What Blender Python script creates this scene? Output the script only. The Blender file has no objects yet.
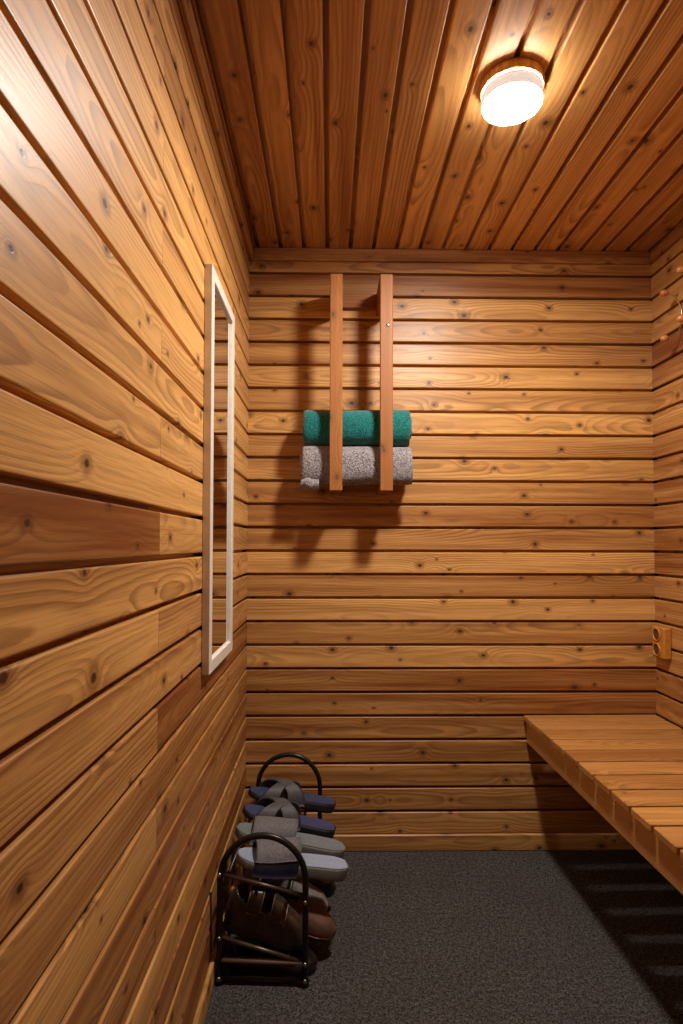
import bpy, math, random
from mathutils import Vector, Matrix, noise as mnoise

# ------------------------------------------------------------------ camera, world, exposure
SC = bpy.context.scene
COL = SC.collection
F_PX, PITCH, YAW, ROLL, SX, SY = 580.0, 0.0263, 0.0162, 0.0023, -2.83, 16.64
CAM_Z = 1.0847
def cam_rot(d):
    x, y, z = d
    c, s = math.cos(ROLL), math.sin(ROLL); x, z = c*x - s*z, s*x + c*z
    c, s = math.cos(PITCH), math.sin(PITCH); y, z = c*y - s*z, s*y + c*z
    c, s = math.cos(YAW), math.sin(YAW); x, y = c*x + s*y, -s*x + c*y
    return Vector((x, y, z))
cd = bpy.data.cameras.new('camera'); cam = bpy.data.objects.new('camera', cd); COL.objects.link(cam)
r_, u_, f_ = cam_rot((1, 0, 0)), cam_rot((0, 0, 1)), cam_rot((0, 1, 0))
cam.matrix_world = Matrix(((r_.x, u_.x, -f_.x, 0), (r_.y, u_.y, -f_.y, 0), (r_.z, u_.z, -f_.z, CAM_Z), (0, 0, 0, 1)))
cd.sensor_fit = 'HORIZONTAL'; cd.sensor_width = 36.0; cd.lens = 36.0*F_PX/683.0
cd.shift_x = -SX/683.0; cd.shift_y = SY/683.0; cd.clip_start = 0.01
SC.camera = cam
SC.view_settings.view_transform = 'Standard'; SC.view_settings.look = 'None'
SC.view_settings.gamma = 1.0; SC.view_settings.use_curve_mapping = False
SC.view_settings.exposure = 0.86
wd = bpy.data.worlds.new('world'); SC.world = wd; wd.use_nodes = True
wd.node_tree.nodes['Background'].inputs[0].default_value = (1.0, 0.9, 0.8, 1)
wd.node_tree.nodes['Background'].inputs[1].default_value = 0.0
LAMP_FACE, LAMP_RIM, LAMP_ADDED = 300.0, 0.32, 210.0
LAMP_RGB = (1.0, 0.95, 0.88)

# ------------------------------------------------------------------ room constants (metres)
P = 0.084                      # board pitch
D = 2.0836                     # back wall
XL, XR = -0.292, 1.1775        # left / right wall
H = 2.155                      # ceiling
G0 = 2.0674                    # height of one reference groove
YF = -0.75                     # front wall behind the camera
CX0 = -0.264                   # x of the first ceiling groove
rnd = random.Random(7)

# ------------------------------------------------------------------ mesh builder
class MB:
    def __init__(s): s.v=[]; s.f=[]; s.uv=[]; s.seed=[]; s.tone=[]; s.sm=[]
    def face(s, idx, uvs=None, seed=0.0, tone=0.5, smooth=False):
        s.f.append(idx); s.uv.append(uvs or [(s.v[i][0], s.v[i][1]) for i in idx]); s.seed.append(seed); s.tone.append(tone); s.sm.append(smooth)
    def build(s, name, mat, parent=None, xf=None):
        me = bpy.data.meshes.new(name)
        vs = s.v if xf is None else [tuple(xf @ Vector(p)) for p in s.v]
        me.from_pydata([tuple(p) for p in vs], [], s.f)
        uv = me.uv_layers.new(name='grain')
        flat = []
        for u in s.uv:
            for c in u: flat.extend(c)
        uv.data.foreach_set('uv', flat)
        a = me.attributes.new('seed', 'FLOAT', 'FACE'); a.data.foreach_set('value', s.seed)
        a = me.attributes.new('tone', 'FLOAT', 'FACE'); a.data.foreach_set('value', s.tone)
        me.polygons.foreach_set('use_smooth', s.sm)
        me.materials.append(mat); me.update()
        o = bpy.data.objects.new(name, me); COL.objects.link(o)
        if parent: o.parent = parent
        return o
    # extrude an open/closed (v, n) profile along u
    def sweep_profile(s, org, U, V, N, u0, u1, prof, closed=False, caps=False, seed=0.0, tone=0.5):
        org, U, V, N = Vector(org), Vector(U), Vector(V), Vector(N)
        b = len(s.v); n = len(prof)
        for u in (u0, u1):
            for (v, w) in prof: s.v.append(org + U*u + V*v + N*w)
        acc = [0.0]
        for i in range(1, n): acc.append(acc[-1] + math.hypot(prof[i][0]-prof[i-1][0], prof[i][1]-prof[i-1][1]))
        flip = U.cross(V).dot(N) < 0
        for i in range(n if closed else n-1):
            j = (i+1) % n
            vi = acc[i]; vj = acc[j] if j else acc[-1] + 0.01
            idx = [b+i, b+n+i, b+n+j, b+j]; uvs = [(u0, vi), (u1, vi), (u1, vj), (u0, vj)]
            if flip: idx.reverse(); uvs.reverse()
            s.face(idx, uvs, seed, tone)
        if caps:
            for k, off in ((0, b), (1, b+n)):
                idx = [off+i for i in range(n)]; uvs = [(prof[i][0]*.12 + 5, prof[i][1]*6) for i in range(n)]
                if (k == 0) == flip: idx.reverse(); uvs.reverse()
                s.face(idx, uvs, seed, tone)
    # plank-like box: length along U, grain runs along U, chamfered edges
    def bar(s, org, U, V, N, L, W, T, ch=0.002, seed=0.0, tone=0.5):
        pr = [(ch,0),(W-ch,0),(W,ch),(W,T-ch),(W-ch,T),(ch,T),(0,T-ch),(0,ch)]
        pr.reverse()
        pr = [(a, b) for a, b in pr]
        # winding so that normals face out for a right-handed U,V,N
        org, U, V, N = Vector(org), Vector(U), Vector(V), Vector(N)
        b = len(s.v); n = 8
        ins = 0.0 if ch <= 0 else ch
        rings = [(0, ins), (ins, 0), (L-ins, 0), (L, ins)]
        for (u, k) in rings:
            for (v, w) in pr:
                vv = min(max(v, k), W-k); ww = min(max(w, k), T-k)
                s.v.append(org + U*u + V*vv + N*ww)
        acc = [0.0]
        for i in range(1, n): acc.append(acc[-1] + math.hypot(pr[i][0]-pr[i-1][0], pr[i][1]-pr[i-1][1]))
        flip = U.cross(V).dot(N) < 0
        for r in range(3):
            for i in range(n):
                j = (i+1) % n
                vi = acc[i]; vj = acc[j] if j else acc[-1] + .004
                a0, a1 = rings[r][0], rings[r+1][0]
                idx = [b+r*n+i, b+r*n+j, b+(r+1)*n+j, b+(r+1)*n+i]; uvs = [(a0,vi),(a0,vj),(a1,vj),(a1,vi)]
                if not flip: idx.reverse(); uvs.reverse()
                s.face(idx, uvs, seed, tone)
        for off, rev in ((b, False), (b+3*n, True)):
            idx = [off+i for i in range(n)]; uvs = [(pr[i][0]*.12+5, pr[i][1]*6) for i in range(n)]
            if rev != flip: idx.reverse(); uvs.reverse()
            s.face(idx, uvs, seed, tone)
    def tube(s, pts, r, seg=12, closed=False, caps=True, tone=0.5):
        pts = [Vector(p) for p in pts]; n = len(pts); b = len(s.v)
        rr = r if isinstance(r, (list, tuple)) else [r]*n
        prev = None
        for i, p in enumerate(pts):
            if closed: t = (pts[(i+1) % n] - pts[i-1]).normalized()
            else: t = (pts[min(i+1, n-1)] - pts[max(i-1, 0)]).normalized()
            if prev is None:
                ref = Vector((0,0,1)) if abs(t.z) < .9 else Vector((1,0,0))
                a = t.cross(ref).normalized()
            else:
                a = (prev - t*prev.dot(t)).normalized()
            prev = a; c = t.cross(a)
            for k in range(seg):
                an = 2*math.pi*k/seg
                s.v.append(p + (a*math.cos(an) + c*math.sin(an))*rr[i])
        m = n if closed else n-1
        for i in range(m):
            j = (i+1) % n
            for k in range(seg):
                l = (k+1) % seg
                s.face([b+i*seg+k, b+i*seg+l, b+j*seg+l, b+j*seg+k], None, 0, tone, True)
        if caps and not closed:
            s.face([b+k for k in range(seg)][::-1], None, 0, tone); s.face([b+(n-1)*seg+k for k in range(seg)], None, 0, tone)
    def lathe(s, prof, org=(0,0,0), axis=(0,0,1), seg=48, tone=0.5):
        ax = Vector(axis).normalized(); ref = Vector((1,0,0)) if abs(ax.x) < .9 else Vector((0,1,0))
        a = ax.cross(ref).normalized(); c = ax.cross(a); org = Vector(org); b = len(s.v); n = len(prof)
        for (r, h) in prof:
            for k in range(seg):
                an = 2*math.pi*k/seg
                s.v.append(org + ax*h + (a*math.cos(an) + c*math.sin(an))*max(r, 1e-5))
        for i in range(n-1):
            for k in range(seg):
                l = (k+1) % seg
                s.face([b+i*seg+k, b+i*seg+l, b+(i+1)*seg+l, b+(i+1)*seg+k], None, 0, tone, True)
    def grid(s, rows, closed_u=False, smooth=True, tone=0.5):
        b = len(s.v); n = len(rows); m = len(rows[0])
        for r in rows:
            for p in r: s.v.append(Vector(p))
        for i in range(n-1):
            for j in range(m if closed_u else m-1):
                k = (j+1) % m
                s.face([b+i*m+j, b+i*m+k, b+(i+1)*m+k, b+(i+1)*m+j], None, 0, tone, smooth)
        return b
    def ball(s, c, r, seg=20, sx=1, sy=1, sz=1):
        rows = []
        for i in range(seg//2+1):
            th = math.pi*i/(seg//2)
            rows.append([(c[0]+sx*r*max(math.sin(th),1e-4)*math.cos(2*math.pi*j/seg), c[1]+sy*r*max(math.sin(th),1e-4)*math.sin(2*math.pi*j/seg), c[2]+sz*r*math.cos(th)) for j in range(seg)])
        s.grid(rows[::-1], True)

def thing(name, label, cat, loc=(0,0,0), rz=0.0, group=None):
    o = bpy.data.objects.new(name, None); COL.objects.link(o); o.empty_display_size = .05
    o.location = loc; o.rotation_euler = (0, 0, rz); o['label'] = label; o['category'] = cat
    if group: o['group'] = group
    return o
def struct(o): o['kind'] = 'structure'; return o

# ------------------------------------------------------------------ material helpers
class G:
    def __init__(s, name):
        s.m = bpy.data.materials.new(name); s.m.use_nodes = True; s.t = s.m.node_tree
        s.b = s.t.nodes['Principled BSDF']; s.out = s.t.nodes['Material Output']
    def n(s, typ, **kw):
        x = s.t.nodes.new(typ)
        for k, v in kw.items(): setattr(x, k, v)
        return x
    def put(s, sock, v):
        if isinstance(v, bpy.types.NodeSocket): s.t.links.new(v, sock)
        elif v is not None: sock.default_value = v
    def math(s, op, a, b=None, c=None, clamp=False):
        x = s.n('ShaderNodeMath', operation=op, use_clamp=clamp)
        s.put(x.inputs[0], a); s.put(x.inputs[1], b); s.put(x.inputs[2], c); return x.outputs[0]
    def comb(s, a, b, c):
        x = s.n('ShaderNodeCombineXYZ'); s.put(x.inputs[0], a); s.put(x.inputs[1], b); s.put(x.inputs[2], c); return x.outputs[0]
    def noise(s, vec, scale=1.0, detail=2.0, rough=0.5, dist=0.0):
        x = s.n('ShaderNodeTexNoise'); s.put(x.inputs['Vector'], vec); x.inputs['Scale'].default_value = scale
        x.inputs['Detail'].default_value = detail; x.inputs['Roughness'].default_value = rough; x.inputs['Distortion'].default_value = dist
        return x.outputs['Fac']
    def white(s, v):
        x = s.n('ShaderNodeTexWhiteNoise', noise_dimensions='1D'); s.put(x.inputs['W'], v); return x.outputs['Value']
    def map(s, v, a, b, c=0.0, d=1.0, smooth=True):
        x = s.n('ShaderNodeMapRange', interpolation_type='SMOOTHSTEP' if smooth else 'LINEAR', clamp=True)
        s.put(x.inputs[0], v); s.put(x.inputs[1], a); s.put(x.inputs[2], b); s.put(x.inputs[3], c); s.put(x.inputs[4], d); return x.outputs[0]
    def mix(s, f, a, b, blend='MIX'):
        x = s.n('ShaderNodeMix', data_type='RGBA', blend_type=blend)
        s.put(x.inputs[0], f); s.put(x.inputs[6], a); s.put(x.inputs[7], b); return x.outputs[2]
    def bump(s, h, strength=0.3, dist=0.002):
        x = s.n('ShaderNodeBump'); x.inputs['Strength'].default_value = strength; x.inputs['Distance'].default_value = dist
        s.put(x.inputs['Height'], h); s.t.links.new(x.outputs[0], s.b.inputs['Normal'])
    def set(s, **kw):
        for k, v in kw.items(): s.put(s.b.inputs[k.replace('_', ' ')], v)
        return s.m
def rgb(r, g, b):
    f = lambda c: (c/12.92 if c <= .04045 else ((c+.055)/1.055)**2.4)
    return (f(r/255), f(g/255), f(b/255), 1)

def wood(name, light, dark, late, knot=1.0, rough=0.36, ring=0.0075, fig=1.0):
    """plank wood: growth rings cut flat, knots that bend them, fibres, tone and seed per board"""
    g = G(name)
    uvn = g.n('ShaderNodeUVMap', uv_map='grain'); sp = g.n('ShaderNodeSeparateXYZ'); g.put(sp.inputs[0], uvn.outputs[0])
    u, v = sp.outputs[0], sp.outputs[1]
    seed = g.n('ShaderNodeAttribute', attribute_name='seed', attribute_type='GEOMETRY').outputs['Fac']
    tone = g.n('ShaderNodeAttribute', attribute_name='tone', attribute_type='GEOMETRY').outputs['Fac']
    M = g.math
    s37 = M('MULTIPLY', seed, 37.0)
    us = M('ADD', u, s37)
    # knots
    kv = g.comb(M('MULTIPLY', us, 5.4), M('ADD', M('MULTIPLY', v, 7.4), M('MULTIPLY', seed, 91.7)), 0.0)
    vo = g.n('ShaderNodeTexVoronoi', voronoi_dimensions='2D', feature='F1'); g.put(vo.inputs['Vector'], kv); vo.inputs['Scale'].default_value = 1.0
    kd = M('DIVIDE', vo.outputs['Distance'], 6.3)
    wob = g.noise(g.comb(M('MULTIPLY', us, 60.0), M('MULTIPLY', v, 60.0), seed), 1.0, 2.0)
    kd = M('ADD', kd, M('MULTIPLY', M('SUBTRACT', wob, .5), .004))
    spc = g.n('ShaderNodeSeparateColor'); g.put(spc.inputs[0], vo.outputs['Color'])
    kr = M('ADD', 0.0030, M('MULTIPLY', M('POWER', spc.outputs[0], 1.4), 0.0068))
    kn_core = g.map(kd, M('MULTIPLY', kr, .55), kr, 1.0, 0.0)
    kn_halo = g.map(kd, kr, M('MULTIPLY', kr, 3.2), 1.0, 0.0)
    warp = M('MULTIPLY', M('EXPONENT', M('MULTIPLY', kd, -55.0)), M('MULTIPLY', kr, 3.4))
    # rings
    n1 = g.noise(g.comb(M('MULTIPLY', us, 1.2), M('MULTIPLY', v, 4.0), M('MULTIPLY', seed, 11.0)), 1.0, 2.0, .55)
    n2 = g.noise(g.comb(M('MULTIPLY', us, .95), M('MULTIPLY', seed, 23.0), 0.0), 1.0, 1.5, .5)
    n3 = g.noise(g.comb(M('MULTIPLY', us, 14.0), M('MULTIPLY', v, 60.0), seed), 1.0, 2.0, .5)
    v0 = M('ADD', M('MULTIPLY', M('SUBTRACT', g.white(seed), .5), .11), .045)
    dv = M('SUBTRACT', v, v0)
    hh = M('MULTIPLY', M('ADD', n2, -.22), .16*fig)
    rr = M('SQRT', M('ADD', M('MULTIPLY', dv, dv), M('MULTIPLY', hh, hh)))
    rr = M('ADD', rr, M('MULTIPLY', M('SUBTRACT', n1, .5), .020*fig))
    rr = M('ADD', rr, M('MULTIPLY', M('SUBTRACT', n3, .5), .0022))
    rr = M('ADD', rr, warp)
    ph = M('FRACT', M('DIVIDE', rr, ring))
    late_f = M('MULTIPLY', g.map(ph, .25, .90), g.map(ph, .90, 1.0, 1.0, 0.0))
    # fibre and patches
    fib = g.noise(g.comb(M('MULTIPLY', us, 9.0), M('MULTIPLY', v, 520.0), seed), 1.0, 3.0, .6)
    pat = g.noise(g.comb(M('MULTIPLY', us, 1.3), M('MULTIPLY', v, 34.0), M('MULTIPLY', seed, 5.0)), 1.0, 3.0, .55)
    t2 = M('ADD', tone, M('MULTIPLY', M('SUBTRACT', pat, .5), 1.35))
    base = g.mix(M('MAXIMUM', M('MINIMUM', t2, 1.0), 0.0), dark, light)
    c = g.mix(M('MULTIPLY', late_f, g.map(g.noise(g.comb(M('MULTIPLY', us, 1.1), M('MULTIPLY', v, 14.0), M('MULTIPLY', seed, 3.0)), 1.0, 2.0), .35, .7, .14, .55)), base, late)
    c = g.mix(M('MULTIPLY', g.map(fib, .46, .72), .34), c, late)
    c = g.mix(M('MULTIPLY', kn_halo, .55*knot), c, late)
    c = g.mix(M('MULTIPLY', kn_core, .93*knot), c, rgb(58, 30, 16))
    g.set(Base_Color=c, Roughness=M('ADD', rough, M('MULTIPLY', M('SUBTRACT', fib, .5), .18)))
    g.b.inputs['Specular IOR Level'].default_value = .45
    g.bump(M('SUBTRACT', M('MULTIPLY', fib, .5), M('ADD', M('MULTIPLY', late_f, .25), kn_core)), .22, .0009)
    return g.m

def plain(name, col, rough=.5, metal=0.0, nscale=0.0, namp=.15, bump=0.0, bdist=.001, spec=.5, coord='Object'):
    g = G(name); c = col
    if nscale:
        tc = g.n('ShaderNodeTexCoord')
        nz = g.noise(tc.outputs[coord], nscale, 3.0, .6)
        lo = tuple(x*(1-namp) for x in col[:3])+(1,); hi = tuple(min(1, x*(1+namp)) for x in col[:3])+(1,)
        c = g.mix(g.map(nz, .3, .7), lo, hi)
        if bump: g.bump(nz, bump, bdist)
    g.set(Base_Color=c, Roughness=rough, Metallic=metal); g.b.inputs['Specular IOR Level'].default_value = spec
    return g.m

W_WALL = wood('oiled_pine_boards', rgb(234,176,102), rgb(132,72,30), rgb(98,46,17), rough=.41)
W_CEIL = wood('ceiling_pine_boards', rgb(234,176,106), rgb(132,72,30), rgb(104,52,20), ring=.009, rough=.46)
W_BENCH = wood('bench_pine', rgb(206,146,80), rgb(152,96,46), rgb(116,68,30), knot=.35, ring=.007)
W_RACK = wood('stained_pine', rgb(180,112,44), rgb(136,78,30), rgb(104,58,24), knot=.6, ring=.006, rough=.55)
W_SOCK = plain('golden_wood_look_plastic', rgb(188,122,46), .4, nscale=90, namp=.14)

def carpet():
    g = G('charcoal_carpet'); tc = g.n('ShaderNodeTexCoord').outputs['Object']
    a = g.noise(tc, 210, 3.0, .8); b = g.noise(tc, 90, 2.0, .6); c = g.noise(tc, 6, 2.0, .5)
    v = g.math('ADD', g.math('MULTIPLY', a, .75), g.math('MULTIPLY', b, .25))
    col = g.mix(g.map(v, .38, .66), rgb(22,20,20), rgb(112,105,101))
    col = g.mix(g.math('MULTIPLY', g.map(c, .35, .7), .22), col, rgb(58,50,46))
    g.set(Base_Color=col, Roughness=.95); g.b.inputs['Specular IOR Level'].default_value = .15
    g.bump(v, .8, .006)
    return g.m
M_CARPET = carpet()

# ------------------------------------------------------------------ room shell
GAP, DEP, CH = .0092, .020, .003
def board_profile(GAP=GAP, DEP=DEP, CH=CH):
    a = [(0, -DEP), (GAP, -DEP), (GAP, -CH)]
    for k in range(1, 4):
        t = math.pi/2*k/3; a.append((GAP + CH*(1-math.cos(t)), -CH + CH*math.sin(t)))
    for k in range(0, 4):
        t = math.pi/2*k/3; a.append((P - CH*(1-math.cos(math.pi/2-t)), -CH*(1-math.cos(t))))
    a += [(P, -DEP)]
    return a
PROF = board_profile()
PROF_CEIL = board_profile(.0135, .020, .0035)
def clad(name, org, U, V, N, length, k0, k1, tones, mat, joints=None, base=PROF):
    """boards k0..k1-1; V is the direction in which k grows; groove k is centred on k*P"""
    mb = MB()
    for k in range(k0, k1):
        segs = [(0.0, length)]
        js = joints(k) if joints else []
        cuts = [0.0] + js + [length]
        for i in range(len(cuts)-1):
            a, b = cuts[i], cuts[i+1]
            if i > 0: a += .0007
            tn = tones(k, i) if tones else None
            if tn is None: tn = min(.95, max(.05, rnd.gauss(.5, .20)))
            o = Vector(org) + Vector(V)*(k*P - GAP/2)
            mb.sweep_profile(o, U, V, N, a, b, base, seed=rnd.random()*10+.01, tone=tn)
    return struct(mb.build(name, mat))
BACK_T = {-2:.35,-1:.45,0:.25,1:.72,2:.42,3:.5,4:.7,5:.5,6:.78,7:.5,8:.62,9:.45,10:.35,11:.4,12:.82,13:.38,14:.85,15:.45,16:.72,17:.25,18:.32,19:.3,20:.42,21:.5,22:.42,23:.6,24:.6}
LEFT_T = {(11,0):.12,(11,1):.62,(9,0):.85,(9,1):.7,(10,0):.9,(8,0):.95,(12,0):.72,(13,0):.7,(13,1):.55,(14,0):.5,(15,0):.55,(15,1):.08,(16,0):.38,(17,0):.75,(17,1):.35,(18,0):.3,(19,0):.45,(20,0):.7,(21,0):.35,
          (7,0):.95,(7,1):.85,(6,0):.98,(5,0):1.0,(5,1):.7,(4,0):.95,(3,0):.85,(3,1):.85,(2,0):.75,(1,0):.5}  # upper boards lightened: the wall's pale sheen is put into their tone
KB = 25
clad('wall_back', (XL-.01, D, G0), (1,0,0), (0,0,-1), (0,-1,0), XR-XL+.02, -2, KB, lambda k,i: BACK_T.get(k), W_WALL)
LJ = 1.003 - YF
clad('wall_left', (XL, YF, G0), (0,1,0), (0,0,-1), (1,0,0), D-YF+.01, -2, KB, lambda k,i: LEFT_T.get((k,i)), W_WALL,
     joints=lambda k: [LJ] if k % 2 else [])
clad('wall_right', (XR, YF, G0), (0,1,0), (0,0,-1), (-1,0,0), D-YF+.01, -2, KB, lambda k,i: min(.8,max(.05,rnd.gauss(.36,.18))), W_WALL, joints=lambda k: [LJ-.1] if k % 2 else [])
clad('wall_front', (XL-.01, YF, G0), (1,0,0), (0,0,-1), (0,1,0), XR-XL+.02, -2, KB, None, W_WALL)
CT = {0:.3,1:.45,2:.45,3:.35,4:.5,5:.55,6:.85,7:.75,8:.98,9:.9,10:1.0,11:.8,12:.8,13:.7,14:.65,15:.6,16:.5}  # boards lightened mid to right: ceiling light is put into their tone
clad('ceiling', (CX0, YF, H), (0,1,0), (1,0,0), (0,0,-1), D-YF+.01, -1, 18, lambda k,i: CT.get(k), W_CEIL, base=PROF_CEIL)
mb = MB(); mb.v = [Vector(p) for p in ((XL-.02,YF-.02,0),(XR+.02,YF-.02,0),(XR+.02,D+.02,0),(XL-.02,D+.02,0),(XL-.02,YF-.02,-.03),(XR+.02,YF-.02,-.03),(XR+.02,D+.02,-.03),(XL-.02,D+.02,-.03))]
for f in ((0,1,2,3),(7,6,5,4),(0,4,5,1),(1,5,6,2),(2,6,7,3),(3,7,4,0)): mb.face(list(f))
struct(mb.build('floor', M_CARPET))
# cornice strips and skirting
def strip(name, org, U, V, N, L, W, T, tone, ch=.003):
    mb = MB(); mb.bar(org, U, V, N, L, W, T, ch, seed=rnd.random()*10, tone=tone); return struct(mb.build(name, W_WALL))
strip('trim_1', (XL+.016, D-.014, H-.0005), (1,0,0), (0,0,-1), (0,1,0), XR-XL-.026, .045, .014, .28)
strip('trim_2', (XL+.016, YF, H-.0005), (0,1,0), (0,0,-1), (-1,0,0), D-YF, .045, .016, .35)
strip('trim_3', (XR-.010, YF, H-.0005), (0,1,0), (0,0,-1), (1,0,0), D-YF, .045, .010, .2)
strip('baseboard_back', (XL+.012, D-.012, 0), (1,0,0), (0,0,1), (0,1,0), XR-XL-.024, .057, .012, .55)
strip('baseboard_left', (XL+.012, YF, 0), (0,1,0), (0,0,1), (-1,0,0), D-YF, .057, .012, .75)
strip('baseboard_right', (XR-.012, YF, 0), (0,1,0), (0,0,1), (1,0,0), D-YF, .057, .012, .5)

# ------------------------------------------------------------------ ceiling lamp
lx, ly = .4200, 1.3095
g = G('opal_diffuser'); g.set(Base_Color=(.9,.9,.9,1), Roughness=.4); g.b.inputs['Emission Color'].default_value = LAMP_RGB+(1,); g.b.inputs['Emission Strength'].default_value = LAMP_FACE; M_OPAL = g.m
g = G('opal_rim'); g.set(Base_Color=(.8,.78,.75,1), Roughness=.4); g.b.inputs['Emission Color'].default_value = LAMP_RGB+(1,); g.b.inputs['Emission Strength'].default_value = LAMP_RIM; M_RIM = g.m
g = G('added_glow'); g.set(Base_Color=(.8,.78,.75,1), Roughness=.4); g.b.inputs['Emission Color'].default_value = LAMP_RGB+(1,); g.b.inputs['Emission Strength'].default_value = LAMP_ADDED; M_ADDED_GLOW = g.m
lamp = thing('ceiling_lamp', 'round white ceiling lamp glowing on its wooden mounting ring', 'lamp', (lx, ly, H))
mb = MB(); mb.lathe([(0.0,0),(.069,0),(.0715,-.003),(.0715,-.020),(.0695,-.0235),(0.0,-.0235)], seg=64, tone=.95); mb.build('mounting_ring', W_CEIL, lamp)  # pale tone carries the lit look of the ring
mb = MB(); mb.lathe([(.0678,-.0235),(.0683,-.0258)], seg=64); mb.build('added_glow_band', M_ADDED_GLOW, lamp)  # glowing band added under the ring to brighten the ceiling around it
mb = MB(); mb.lathe([(.0683,-.0258),(.0688,-.027),(.0685,-.050),(.067,-.0535)], seg=64); mb.build('lamp_rim', M_RIM, lamp)
mb = MB(); mb.lathe([(.067,-.0535),(.060,-.0555),(.045,-.0570),(.02,-.0580),(0,-.0582)], seg=64); mb.build('diffuser', M_OPAL, lamp)

# ------------------------------------------------------------------ bench
BZ = CAM_Z-.6095
Y_END, BROT = .15, .0088
BX = .695 + BROT*(D-Y_END)
bench = thing('slatted_bench', 'low wooden slatted bench along the right wall', 'bench', (BX, Y_END, 0), BROT)
mb = MB()
edges = [D-.002] + [1.1728 + .0927*i for i in range(9, -12, -1)]
ST = .019
for i in range(len(edges)-1):
    y1, y0 = edges[i]-.0048, edges[i+1]+.0048
    if y0 < Y_END: break
    mb.bar((0, y0-Y_END, BZ-ST), (1,0,0), (0,1,0), (0,0,1), XR-BX-.004+BROT*(y0-Y_END), y1-y0, ST, .0025, seed=rnd.random()*10, tone=min(.9,max(.1,rnd.gauss(.5,.2))))
mb.build('seat', W_BENCH, bench)
mb = MB(); mb.bar((.011, 0, BZ-.098), (0,1,0), (1,0,0), (0,0,1), D-Y_END-.004, .028, .098-ST-.0003, .002, seed=3.3, tone=.95); mb.build('front_beam', W_BENCH, bench)  # pale tone brightens the shaded beam face in colour
mb = MB(); mb.bar((XR-BX-.033, 0, BZ-.098), (0,1,0), (1,0,0), (0,0,1), D-Y_END-.006, .028, .098-ST-.0003, .002, seed=5.3, tone=.4); mb.build('wall_rail', W_BENCH, bench)
for yy in (.05, .95):
    mb = MB(); mb.bar((.05+.25, yy, 0), (0,0,1), (1,0,0), (0,1,0), BZ-.0983, .045, .045, .003, seed=yy, tone=.4); mb.build('leg', W_BENCH, bench)
    mb = MB(); mb.bar((.0395, yy, BZ-.098), (1,0,0), (0,1,0), (0,0,1), XR-BX-.072, .045, .098-ST-.0003, .002, seed=yy+2, tone=.4); mb.build('cross_rail', W_BENCH, bench)

# ------------------------------------------------------------------ towel holder on the back wall
hold = thing('towel_holder', 'wooden wall rack of two tall uprights holding rolled towels', 'towel rack', (.105, D, CAM_Z))
hx = lambda x: x*.991-.105
YFR = 1.897-D
for i, x in enumerate((0.0003, .1685)):
    mb = MB(); mb.bar((hx(x), YFR,   .1745), (0,0,1), (1,0,0), (0,1,0), .7205, .042, .022, .002, seed=1.7+i*3.1, tone=.55-.1*i); mb.build('upright', W_RACK, hold)
    mb = MB(); mb.bar((hx(x)+.001, YFR+.0222, .829), (0,1,0), (1,0,0), (0,0,1), -YFR-.0225, .0405, .0735, .002, seed=4.1+i, tone=.35); mb.build('top_arm', W_RACK, hold)
    mb = MB(); mb.bar((hx(x)+.001, YFR+.0222, .177), (0,1,0), (1,0,0), (0,0,1), -YFR-.0225, .0405, .021, .002, seed=6.1+i, tone=.35); mb.build('bottom_arm', W_RACK, hold)
mb = MB(); mb.bar((hx(.0422), -.0205, .850), (1,0,0), (0,0,1), (0,-1,0), .1264, .051, -.0203, .0, seed=8.8, tone=.4)
mb = MB(); mb.bar((hx(.0422), -.0203, .850), (1,0,0), (0,1,0), (0,0,1), .1266, .020, .051, .002, seed=8.8, tone=.4); mb.build('cross_piece', W_RACK, hold)
M_STEEL = plain('worn_steel', rgb(190,188,185), .35, 1.0)
mb = MB(); mb.lathe([(0,.0025),(.005,.0022),(.0062,.0008),(.0062,0)], (hx(.1685+.0255), YFR, .724), (0,-1,0), 24); mb.build('screw', M_STEEL, hold)

def towel(name, label, x0, x1, zc, ry, rz_, mat, sd, start, turns=3.2, flap=0.0):
    """a rolled towel: one thick sheet wound in a spiral, squashed to a rounded box"""
    o = thing(name, label, 'towel', ((x0+x1)/2, 2.006, CAM_Z+zc), 0, 'rolled towels in the wall rack')
    NS, NX = 170, 46; th = 1.0/(turns+.45)
    def pt(s, off):
        a = start - 2*math.pi*turns*s
        r = 1.0 - th*turns*s - off
        c, sn = math.cos(a), math.sin(a)
        e = .74 + .26*s
        cy = math.copysign(abs(c)**e, c); cz = math.copysign(abs(sn)**e, sn)
        return r*ry*cy, r*rz_*cz
    rows = []
    L = x1-x0
    for ix in range(NX+1):
        fx = ix/NX; row = []
        outer = [pt(i/NS, 0) for i in range(NS+1)]; inner = [pt(i/NS, th*.86) for i in range(NS+1)]
        ring = outer + inner[::-1]
        for k, (y, z) in enumerate(ring):
            s = k/NS if k <= NS else (2*NS+1-k)/NS
            xx = -L/2 + L*fx
            ex = max(0, abs(fx-.5)*2-.93)/.07
            sk = 1 - .05*ex*ex
            nv = mnoise.noise_vector(Vector((xx*9+sd, y*9, z*9+s*3)))*.0045 + mnoise.noise_vector(Vector((xx*130+sd, y*130, z*130)))*.0016
            xs = xx + (.006*math.sin(s*7+sd) if abs(fx-.5) > .49 else 0)
            row.append((xs+nv.x, y*sk+nv.y*.8, z*sk+nv.z))
        rows.append(row)
    mb = MB(); b = mb.grid(rows, True); m = len(rows[0])
    n2 = 2*NS+2
    for end in (0, NX):
        for i in range(NS):
            idx = [b+end*m+i, b+end*m+i+1, b+end*m+n2-2-i, b+end*m+n2-1-i]
            mb.face(idx if end else idx[::-1], None, 0, .5, True)
    mb.build('roll', mat, o)
    return o
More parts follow.
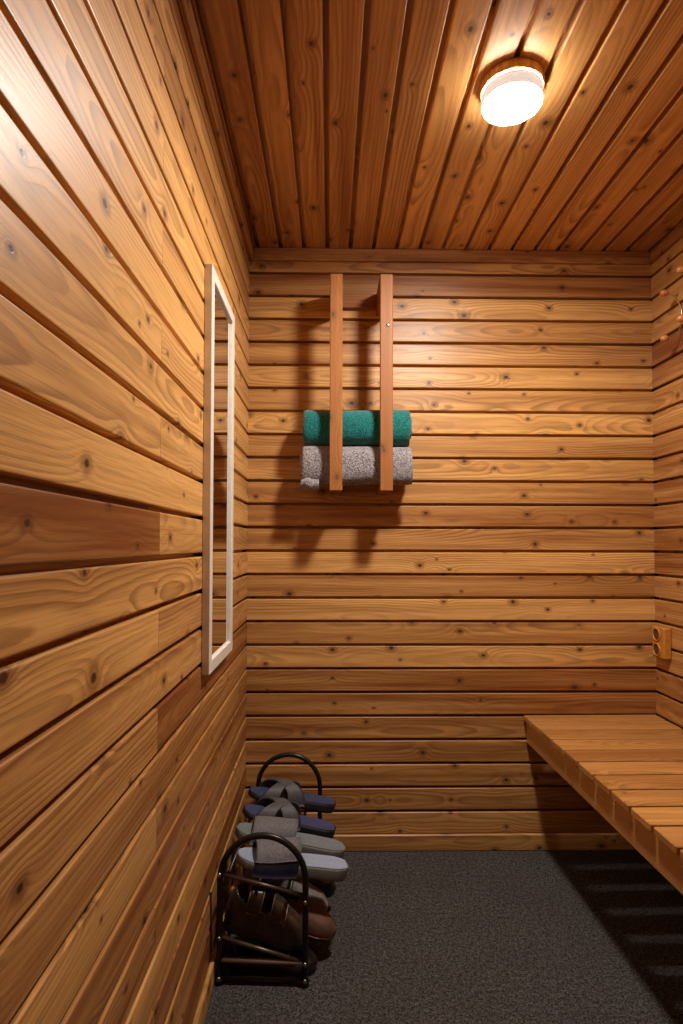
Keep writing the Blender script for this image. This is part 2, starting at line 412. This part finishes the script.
def terry(name, col, dark, spread):
    g = G(name); tc = g.n('ShaderNodeTexCoord').outputs['Object']
    a = g.noise(tc, 230, 2.0, .7); b = g.noise(tc, 70, 2.0, .6)
    f = g.math('ADD', g.math('MULTIPLY', a, .8), g.math('MULTIPLY', b, .2))
    g.set(Base_Color=g.mix(g.map(f, .5-spread, .5+spread), dark, col), Roughness=.95); g.b.inputs['Specular IOR Level'].default_value = .1
    g.b.inputs['Sheen Weight'].default_value = .3; g.b.inputs['Sheen Roughness'].default_value = .5
    g.bump(f, 1.0, .008); return g.m
M_GREEN = terry('green_terry', rgb(30,134,128), rgb(10,80,76), .16)
M_GREY = terry('grey_terry', rgb(186,176,176), rgb(88,80,82), .17)
towel('towel', 'dark green rolled towel lying on top of the grey towel', -.083, .279, .4050, .0700, .0718, M_GREEN, 3.1, .5)
gt = towel('towel', 'grey rolled towel underneath the green one in the wall rack', -.0955, .2785, .2705, .0705, .0735, M_GREY, 8.3, 4.35)

M_HEM = terry('pale_hem', rgb(206,196,192), rgb(120,112,112), .2)
rows = []
for i in range(15):
    f = i/14; rows.append([])
    for j in range(13):
        x = -.187 + .060*j/12; q = f*1.5
        y = -.048 - .020*math.sin(q*1.9) + .004*math.sin(x*160)
        rows[-1].append((x, y, -.050 - .036*f + .004*math.sin(x*110+f*2)))
mb = MB(); mb.grid(rows); fl = mb.build('loose_end', M_GREY, gt); md = fl.modifiers.new('thick', 'SOLIDIFY'); md.thickness = .007; md.offset = 0
mb = MB(); mb.tube([(p[0], p[1]-.003, p[2]) for p in rows[3]], .0035, 8); mb.build('hem', M_HEM, fl)

# ------------------------------------------------------------------ mirror on the left wall
MY0, MY1, MZ0, MZ1 = 1.338, 1.657, CAM_Z-.301, CAM_Z+.652
M_FRAME = plain('white_painted_frame', rgb(226,214,198), .42, 0, 60, .04)
g = G('mirror_glass'); g.set(Base_Color=(.86,.87,.86,1), Roughness=.012, Metallic=1.0); M_MIRROR = g.m
mir = thing('wall_mirror', 'tall narrow mirror in a white frame on the left wall', 'mirror', (XL, (MY0+MY1)/2, MZ0))
hw, hh_, FW = (MY1-MY0)/2, MZ1-MZ0, .029
def mitred(name, a, b, c, d):
    # a,b outer corners, c,d inner corners (y,z); stepped frame profile
    mb = MB(); x0, x1, x2 = .0005, .019, .0165
    A=[(x0,*a),(x0,*b),(x1,*b),(x1,*a),(x1,*d),(x1,*c),(x0,*d),(x0,*c)]
    mb.v=[Vector(p) for p in A]
    for f in ((0,1,2,3),(3,2,5,4),(4,5,7,6),(6,7,1,0),(0,3,4,6),(1,7,5,2)): mb.face(list(f))
    o = mb.build(name, M_FRAME, mir)
    md = o.modifiers.new('bevel', 'BEVEL'); md.width = .0018; md.segments = 2
    return o
mitred('frame_rail', (-hw,0),(hw,0),(hw-FW,FW),(-hw+FW,FW))
mitred('frame_stile', (hw,0),(hw,hh_),(hw-FW,hh_-FW),(hw-FW,FW))
mitred('frame_rail', (hw,hh_),(-hw,hh_),(-hw+FW,hh_-FW),(hw-FW,hh_-FW))
mitred('frame_stile', (-hw,hh_),(-hw,0),(-hw+FW,FW),(-hw+FW,hh_-FW))
mb = MB(); mb.bar((.004, -hw+FW-.003, FW-.003), (0,0,1), (0,1,0), (1,0,0), hh_-2*FW+.006, 2*hw-2*FW+.006, .008, .0005); mb.build('glass', M_MIRROR, mir)

# ------------------------------------------------------------------ socket on the right wall
sk = thing('wall_socket', 'wood-coloured double socket on the right wall above the bench', 'socket', (XR, 2.018, CAM_Z-.341))
mb = MB(); mb.bar((-.0285, -.037, -.054), (0,0,1), (0,1,0), (1,0,0), .108, .074, .028, .004); mb.build('housing', W_SOCK, sk)
M_DARK = plain('dark_contacts', rgb(40,28,20), .5)
for z in (.026, -.026):
    mb = MB(); mb.lathe([(.0235,0),(.0235,.003),(.0215,.0045),(.0195,.004),(.0185,-.0005)], (-.0285,.006,z), (-1,0,0), 32); so = mb.build('socket_ring', W_SOCK, sk)
    mb = MB(); mb.lathe([(.0188,.0012),(.017,.0003),(0,.0003)], (-.0285,.006,z), (-1,0,0), 32); wl = mb.build('well', plain('shaded_socket_well', rgb(92,56,26), .5), so)
    mb = MB()
    for dz in (-.0095, .0095): mb.lathe([(.0027,0),(.0024,.0011),(0,.0011)], (-.0292,.006,z+dz), (-1,0,0), 12)
    mb.build('contacts', M_DARK, so)

# ------------------------------------------------------------------ coat hooks on the right wall
M_CHROME = plain('bright_wire', rgb(215,212,208), .18, 1.0)
M_KNOB = plain('knob_wood', rgb(190,118,64), .35, 0, 40, .12)
def hook(label, y, dz, out):
    h = thing('coat_hook', label, 'coat hook', (XR, y, CAM_Z+.763+dz), 0, 'coat hooks on the right wall')
    pts = []
    for k in range(25):
        a = -math.pi*.5 + math.pi*k/24
        pts.append((-out + (out-.003)*math.cos(a)**.85 if abs(math.cos(a)) > 1e-6 else -out, .0, .0765*math.sin(a)))
    mb = MB(); mb.tube(pts, .0026, 10); mb.build('wire', M_CHROME, h)
    for s in (1, -1):
        mb = MB(); mb.ball((-out-.004, 0, s*.0765), .0115, 20, 1.25, 1, .95); mb.build('knob', M_KNOB, h)
    mb = MB(); mb.lathe([(0,.009),(.006,.008),(.009,.004),(.0095,0)], (0,0,0), (-1,0,0), 20); mb.build('boss', M_KNOB, h)
hook('wire coat hook with wooden knobs fully in view near the back corner', 1.897, 0, .058)
hook('wire coat hook cut by the picture edge, only its knob tips showing', 1.765, .015, .082)

# ------------------------------------------------------------------ shoe rack
RX, RY, RA = -.162, 1.459, math.atan2(-.027, .555)
M_BLACK = plain('black_tube', rgb(34,28,24), .32, .35, 30, .2)
M_RIV = plain('rivet_steel', rgb(170,160,150), .3, 1.0)
M_BAR = plain('worn_bar', rgb(92,78,66), .35, .6, 40, .2)
rack = thing('shoe_rack', 'black tubular steel shoe rack with arched ends in the left corner', 'shoe rack', (RX, RY, 0), RA)
RL, HW, TR = .552, .106, .0078
def top_z(x): return .2675 + (x+HW)/(2*HW)*(.205-.2675)      # centre line of the upper tier
def low_z(x): return .1135 + (x+HW)/(2*HW)*(.056-.1135)
for y in (0, RL):
    pts = [(-HW, y, .004), (-HW, y, .10), (-HW, y, .20), (-HW, y, .255)]
    for k in range(1, 24):
        a = math.pi - math.pi*k/24; pts.append((HW*math.cos(a), y, .255 + .107*math.sin(a)))
    pts += [(HW, y, .255), (HW, y, .20), (HW, y, .10), (HW, y, .004)]
    mb = MB(); mb.tube(pts, TR, 14); fr = mb.build('end_frame', M_BLACK, rack)
    for s in (-1, 1):
        mb = MB(); mb.tube([(s*HW, y, 0), (s*HW, y, .014)], .0098, 14); mb.build('foot_cap', M_BLACK, fr)
        sg = -1 if y == 0 else 1
        for z in ((top_z(s*HW), low_z(s*HW), .016)):
            mb = MB(); mb.ball((s*HW, y+sg*(TR+.0005), z), .0052, 12, 1, .7, 1); mb.build('rivet', M_RIV, fr)
    for (fz, m) in ((top_z, M_BAR), (low_z, M_BAR)):
        mb = MB(); mb.tube([(-HW, y, fz(-HW)), (HW, y, fz(HW)+(.012 if fz is top_z else 0))], .0052, 10); mb.build('sloping_bar', m, rack)
    mb = MB(); mb.tube([(-HW, y, .058), (HW, y, .056)], .0062, 10); mb.build('cross_bar', plain('worn_bar_pale', rgb(150,132,114), .4, .5), rack)
    mb = MB(); mb.tube([(-HW, y, .018), (HW, y, .016)], .0055, 10); mb.build('base_bar', M_BLACK, rack)
for fz in (top_z, low_z):
    for x in (-HW*.82, -HW*.1, HW*.62):
        mb = MB(); mb.tube([(x, 0, fz(x)), (x, RL, fz(x))], .0045, 10); mb.build('shelf_rod', M_BLACK, rack)

# ------------------------------------------------------------------ footwear
def lerp(tab, t):
    for i in range(len(tab)-1):
        if t <= tab[i+1][0]:
            a, b = tab[i], tab[i+1]; f = (t-a[0])/(b[0]-a[0]); f = f*f*(3-2*f)*.5 + f*.5
            return a[1] + (b[1]-a[1])*f
    return tab[-1][1]
WOUT = [(0,.0),(.015,.36),(.05,.58),(.12,.74),(.25,.76),(.4,.74),(.55,.84),(.7,1.0),(.82,.97),(.92,.72),(.97,.46),(1,0)]
def plan(t, L, W):   # heel at t=0, toe at t=1; returns half widths
    w = lerp(WOUT, t)*W/2
    return w
def stations(n=40):
    return [.5-.5*math.cos(math.pi*i/n) for i in range(n+1)]
def sole_mesh(L, W, zb, zt, lip=.0):
    """zb(t), zt(t): bottom and top height; rounded rim"""
    mb = MB(); rows = []
    for t in stations(44):
        w = max(plan(t, L, W), .0006); x = t*L; b, tp = zb(t), zt(t); h = tp-b; r = min(.005, h*.3)
        row = []
        for (fy, z) in ((-.86,b),(-.97,b+r*.4),(-1.0,b+r*1.3),(-1.0,tp-r),(-.985,tp-r*.3),(-.95,tp),(-.9,tp-lip*.6),(-.6,tp-lip),(0,tp-lip*1.15),(.6,tp-lip),(.9,tp-lip*.6),(.95,tp),(.985,tp-r*.3),(1.0,tp-r),(1.0,b+r*1.3),(.97,b+r*.4),(.86,b)):
            row.append((x, fy*w, z))
        rows.append(row)
    b0 = mb.grid(rows, True); m = len(rows[0])
    mb.face([b0+i for i in range(m)]); mb.face([b0+(len(rows)-1)*m+i for i in range(m)][::-1])
    return mb
def bed_mesh(L, W, zt, inset=.9, up=.0012):
    mb = MB(); rows = []
    for t in stations(44):
        tt = .5+(t-.5)*.965
        w = max(plan(tt, L, W)*inset, .0004); x = tt*L
        rows.append([(x, f*w, zt(tt)+up-.0018*(1-f*f)+(.0012*math.sin(tt*L*520)*math.sin(f*w*520) if abs(f) < .9 else 0)*.25) for f in (-1,-.9,-.7,-.45,-.2,0,.2,.45,.7,.9,1)])
    b = mb.grid(rows, False); n, m = len(rows), len(rows[0])
    rim = [b+j for j in range(m)]
    return mb
def strap_mesh(L, W, zt, tl, tr, half, hgt, a0=0.0, a1=math.pi, off=0.0, th=.004, base=-.010, taper=0.0, n=30, m=8, hlf2=None):
    """band arching over the foot; tl, tr: centre stations on the two sides; half: half length in t"""
    mb = MB(); outer, inner = [], []
    for i in range(n+1):
        a = a0 + (a1-a0)*i/n; f = (1-math.cos(a))/2
        tc = tl + (tr-tl)*f
        hl = half if hlf2 is None else half + (hlf2-half)*math.sin(a)
        ro, ri = [], []
        for j in range(m+1):
            t = tc + hl*(2*j/m-1)
            w = plan(t, L, W)*1.0 + .002
            z0 = zt(t) + base
            rise = hgt*(1 - taper*(t-tc)/max(half, 1e-3))
            ed = 1-.0*abs(2*j/m-1)
            ca, sa = math.cos(a), math.sin(a)
            y = -math.copysign(abs(ca)**.75, ca)
            z = abs(sa)**.80
            for lst, o in ((ro, off+th), (ri, off)):
                lst.append((t*L, y*(w+o), z0 + z*(rise+o)))
        outer.append(ro); inner.append(ri)
    mm = m+1
    b = mb.grid(outer); c = mb.grid([r[::-1] for r in inner])
    def oi(i, j): return b+i*mm+j
    def ii(i, j): return c+i*mm+(m-j)
    for i in range(n):
        mb.face([oi(i,0), oi(i+1,0), ii(i+1,0), ii(i,0)][::-1]); mb.face([oi(i,m), ii(i,m), ii(i+1,m), oi(i+1,m)][::-1])
    for j in range(m):
        mb.face([oi(0,j), ii(0,j), ii(0,j+1), oi(0,j+1)][::-1]); mb.face([oi(n,j), oi(n,j+1), ii(n,j+1), ii(n,j)][::-1])
    return mb
def place(o, heel, toe, roll=0.0):
    """put a shoe with its heel-bottom centre and toe-bottom centre at two points"""
    h, t = Vector(heel), Vector(toe); ex = (t-h).normalized(); ey = Vector((0,0,1)).cross(ex).normalized(); ez = ex.cross(ey)
    Rm = Matrix((ex, ey, ez)).transposed().to_4x4()
    o.matrix_world = Matrix.Translation(h) @ Rm @ Matrix.Rotation(roll, 4, 'X')
def rackpt(x, y, z):   # rack-local to world
    c, s = math.cos(RA), math.sin(RA); return (RX + c*x - s*y, RY + s*x + c*y, z)

M_SOLE_GREY = plain('grey_foam_sole', rgb(112,110,106), .6, 0, 60, .12)
M_BED_SHEEN = plain('grey_footbed_bluish_sheen', rgb(150,160,178), .38, 0, 180, .10, .15, .001)  # same grey footbed, with a bluish light sheen put into the base colour
M_BED_GREY = plain('grey_footbed', rgb(112,118,120), .5, 0, 180, .10, .15, .001)
M_BED_NAVY = plain('navy_footbed', rgb(58,64,96), .5, 0, 220, .20, .3, .001)
M_BLACKRUB = plain('black_rubber', rgb(34,34,38), .5, 0, 60, .15)
M_NAVYGLOSS = plain('glossy_navy_strap', rgb(40,40,56), .2, 0, 30, .1)
M_FELT = plain('grey_textile', rgb(104,98,98), .85, 0, 260, .35, .5, .001)
M_STRAPGREY = plain('dark_grey_strap', rgb(78,74,74), .6, 0, 90, .15, .2, .001)

def slide(label, kind, heel, toe, L, W, roll=0.0):
    s = thing('slide_sandal', label, 'sandal', (0,0,0), 0, 'slide sandals on the upper tier')
    zb = lambda t: .004*max(0,(t-.75)/.25)**2 + .003*max(0,(.1-t)/.1)**2
    if kind == 'grey' or kind == 'blue':
        zt = lambda t: lerp([(0,.034),(.3,.031),(.6,.025),(.85,.022),(1,.024)], t)
        sole_mesh(L, W, zb, zt, .002).build('sole', M_SOLE_GREY, s)
        bed_mesh(L, W, zt, .9).build('footbed', M_BED_SHEEN if kind == 'blue' else M_BED_GREY, s)
        bs, hg = (-.026, .062) if kind == 'blue' else (-.014, .050)
        st = strap_mesh(L, W, zt, .665, .665, .19, hg, base=bs, taper=.16).build('strap', M_NAVYGLOSS if kind == 'blue' else M_FELT, s)
        if kind == 'blue':
            strap_mesh(L, W, zt, .665, .665, .185, hg, math.radians(62), math.radians(150), .0042, .003, base=bs, taper=.16).build('strap_panel', M_FELT, st)
    else:
        zt = lambda t: lerp([(0,.030),(.3,.026),(.6,.020),(.85,.017),(1,.020)], t)
        sole_mesh(L, W, zb, zt, .003).build('sole', M_BLACKRUB, s)
        bed_mesh(L, W, zt, .88).build('footbed', M_BED_NAVY, s)
        strap_mesh(L, W, zt, .48, .78, .10, .050, base=-.012, taper=.1, hlf2=.075).build('strap', M_STRAPGREY, s)
        strap_mesh(L, W, zt, .78, .48, .10, .052, base=-.012, taper=.1, off=.001, hlf2=.075).build('strap', M_STRAPGREY, s)
    place(s, heel, toe, roll)
    return s
ZT = lambda wx, y: top_z(wx - RX - .047*(y-RY)) + .0052
def slide_at(label, kind, hx_, hy, tx, ty, L, W, dzh=0, dzt=0):
    # heel and toe in plan; heights follow the sloping upper tier
    slide(label, kind, (hx_, hy, ZT(hx_, hy)+dzh), (tx, ty, ZT(tx, ty)+dzt), L, W)
slide_at('slide sandal with glossy navy strap and grey footbed painted with a bluish sheen, nearest on the rack', 'blue', .046, 1.585, -.250, 1.525, .304, .098, .006, -.004)
slide_at('grey slide sandal with a grey cloth strap, second from the front arch', 'grey', .040, 1.672, -.276, 1.655, .316, .098, .004, -.006)
slide_at('navy cross-strap sandal lying just behind the grey slide', 'navy', .015, 1.785, -.270, 1.770, .288, .095)
slide_at('navy cross-strap sandal farthest back, in front of the rear arch', 'navy', .018, 1.935, -.272, 1.885, .292, .095, .010, .002)

# closed shoes -------------------------------------------------
def dome(t, a, L, W, hz, zt, off=0.0):
    w = max(plan(t, L, W)*.97, .0006)+off; ca, sa = math.cos(a), math.sin(a)
    return (t*L + (off if t > .97 else 0), -math.copysign(abs(ca)**.7, ca)*w, zt(t) + max(sa, 0)**.85*(hz(t)+off))
def shoe(name, label, heel, toe, L, W, hz, zt, mats, open_t=(.07, .55), open_a=.62, straps=(), group='shoes on the lower tier', roll=0, band=None):
    m_up, m_sole, m_in = mats
    s = thing(name, label, 'shoe', (0,0,0), 0, group)
    zb = lambda t: .006*max(0,(t-.78)/.22)**2
    sole_mesh(L, W*1.03, zb, zt).build('sole', m_sole, s)
    if band: 
        sole_mesh(L*1.004, W*1.05, lambda t: zt(t)-.006, lambda t: zt(t)-.001).build('welt', band, s)
    ts = stations(44); na = 28
    mb = MB(); b = len(mb.v)
    for t in ts:
        for k in range(na+1): mb.v.append(Vector(dome(t, math.pi*k/na, L, W, hz, lambda q: zt(q)-.001)))
    for i in range(len(ts)-1):
        tm = (ts[i]+ts[i+1])/2
        for k in range(na):
            am = math.pi*(k+.5)/na
            if open_t[0] < tm < open_t[1]:
                e = (tm-open_t[0])/(open_t[1]-open_t[0]); wid = open_a*math.sin(math.pi*min(max(e, .0), 1))**.45
                if abs(am-math.pi/2) < wid: continue
            mb.face([b+i*(na+1)+k, b+i*(na+1)+k+1, b+(i+1)*(na+1)+k+1, b+(i+1)*(na+1)+k], None, 0, .5, True)
    up = mb.build('upper', m_up, s)
    md = up.modifiers.new('thick', 'SOLIDIFY'); md.thickness = .003; md.offset = -1
    md = up.modifiers.new('sub', 'SUBSURF'); md.levels = 1; md.render_levels = 1
    bed_mesh(L, W, zt, .85, .004).build('insole', m_in, s)
    for (tc, hl, a0, a1, m, edge) in straps:
        def band_mesh(tc, hl, a0, a1, o0, o1):
            mb = MB(); R0, R1 = [], []
            for i in range(17):
                a = a0 + (a1-a0)*i/16
                R1.append([dome(tc+hl*(2*j/6-1), a, L, W, hz, lambda q: zt(q)-.001, o1) for j in range(7)])
                R0.append([dome(tc+hl*(2*j/6-1), a, L, W, hz, lambda q: zt(q)-.001, o0) for j in range(7)])
            b1 = mb.grid(R1); b0 = mb.grid([r[::-1] for r in R0])
            f1 = lambda i, j: b1+i*7+j
            f0 = lambda i, j: b0+i*7+6-j
            for i in range(16):
                mb.face([f1(i,0), f1(i+1,0), f0(i+1,0), f0(i,0)][::-1]); mb.face([f1(i,6), f0(i,6), f0(i+1,6), f1(i+1,6)][::-1])
            for j in range(6):
                mb.face([f1(0,j), f0(0,j), f0(0,j+1), f1(0,j+1)][::-1]); mb.face([f1(16,j), f1(16,j+1), f0(16,j+1), f0(16,j)][::-1])
            return mb
        so = band_mesh(tc, hl+.012, a0-.04, a1, .0006, .0030).build('strap', edge, s)
        band_mesh(tc, hl, a0, a1, .0032, .0048).build('strap_facing', m, so)
    place(s, heel, toe, roll)
    return s
M_LEATHER = plain('dark_brown_leather', rgb(56,42,34), .24, 0, 70, .25, .25, .002)
M_LEATHER2 = plain('brown_suede', rgb(92,58,38), .7, 0, 90, .2)
M_EDGE = plain('strap_edge', rgb(146,114,92), .42, 0, 60, .1)
M_BLK = plain('black_leather', rgb(22,20,20), .3, 0, 60, .2)
M_GRYUP = plain('grey_canvas', rgb(112,104,96), .8, 0, 200, .2)
M_SOLEDK = plain('dark_sole', rgb(36,30,28), .6, 0, 60, .15)
M_TAN = plain('tan_welt', rgb(196,160,124), .6, 0, 60, .12)
M_LIN = plain('brown_lining', rgb(74,50,36), .8, 0, 80, .15)
ZL = lambda wx, y: low_z(wx - RX - .047*(y-RY)) + .0052
def shoe_at(name, label, hx_, y, tx, ty, L, W, *a, dzh=0, dzt=0, floor=False, **kw):
    h = (hx_, y, 0.0005 if floor else ZL(hx_, y)+dzh); t = (tx, ty, 0.0005 if floor else ZL(tx, ty)+dzt)
    return shoe(name, label, h, t, L, W, *a, **kw)
zt_flat = lambda t: lerp([(0,.022),(.35,.020),(.6,.014),(1,.016)], t)
hz_low = lambda t: lerp([(0,.040),(.06,.052),(.25,.054),(.45,.060),(.6,.054),(.75,.042),(.9,.034),(1,.012)], t)
hz_tall = lambda t: lerp([(0,.060),(.06,.078),(.3,.088),(.45,.092),(.6,.082),(.75,.060),(.9,.044),(1,.014)], t)
hz_tiny = lambda t: lerp([(0,.030),(.06,.040),(.3,.036),(.5,.034),(.7,.028),(.9,.022),(1,.008)], t)
shoe_at('strap_shoe', 'dark brown leather shoe with two wide straps behind the front arch', -.268, 1.502, -.056, 1.502, .215, .076, hz_tall, zt_flat, (M_LEATHER, M_SOLEDK, M_LIN),
        open_t=(.06,.70), open_a=1.0, straps=((.30,.075,.45,2.4,M_LEATHER,M_EDGE),(.60,.085,.60,2.4,M_LEATHER,M_EDGE)))
shoe_at('low_shoe', 'brown suede shoe with a tan welt, its toe sticking out past the front arch', -.225, 1.602, .022, 1.553, .252, .074, hz_low, zt_flat, (M_LEATHER2, M_SOLEDK, M_LIN), band=M_TAN, dzh=0)
shoe_at('low_shoe', 'pale grey canvas shoe behind the brown suede one on the lower tier', -.245, 1.688, .002, 1.643, .250, .076, hz_low, zt_flat, (M_GRYUP, M_SOLEDK, M_LIN))
shoe_at('low_shoe', 'black shoe with a round toe poking out below the grey slide', -.235, 1.775, .022, 1.738, .262, .078, hz_low, zt_flat, (M_BLK, M_SOLEDK, M_LIN), open_t=(.07,.45))
shoe_at('low_shoe', 'shiny black shoe on the carpet under the front of the rack', -.25, 1.515, -.03, 1.515, .222, .084, hz_tiny, lambda t: .012, (M_BLK, M_SOLEDK, M_LIN), floor=True, group='shoes on the floor under the rack')
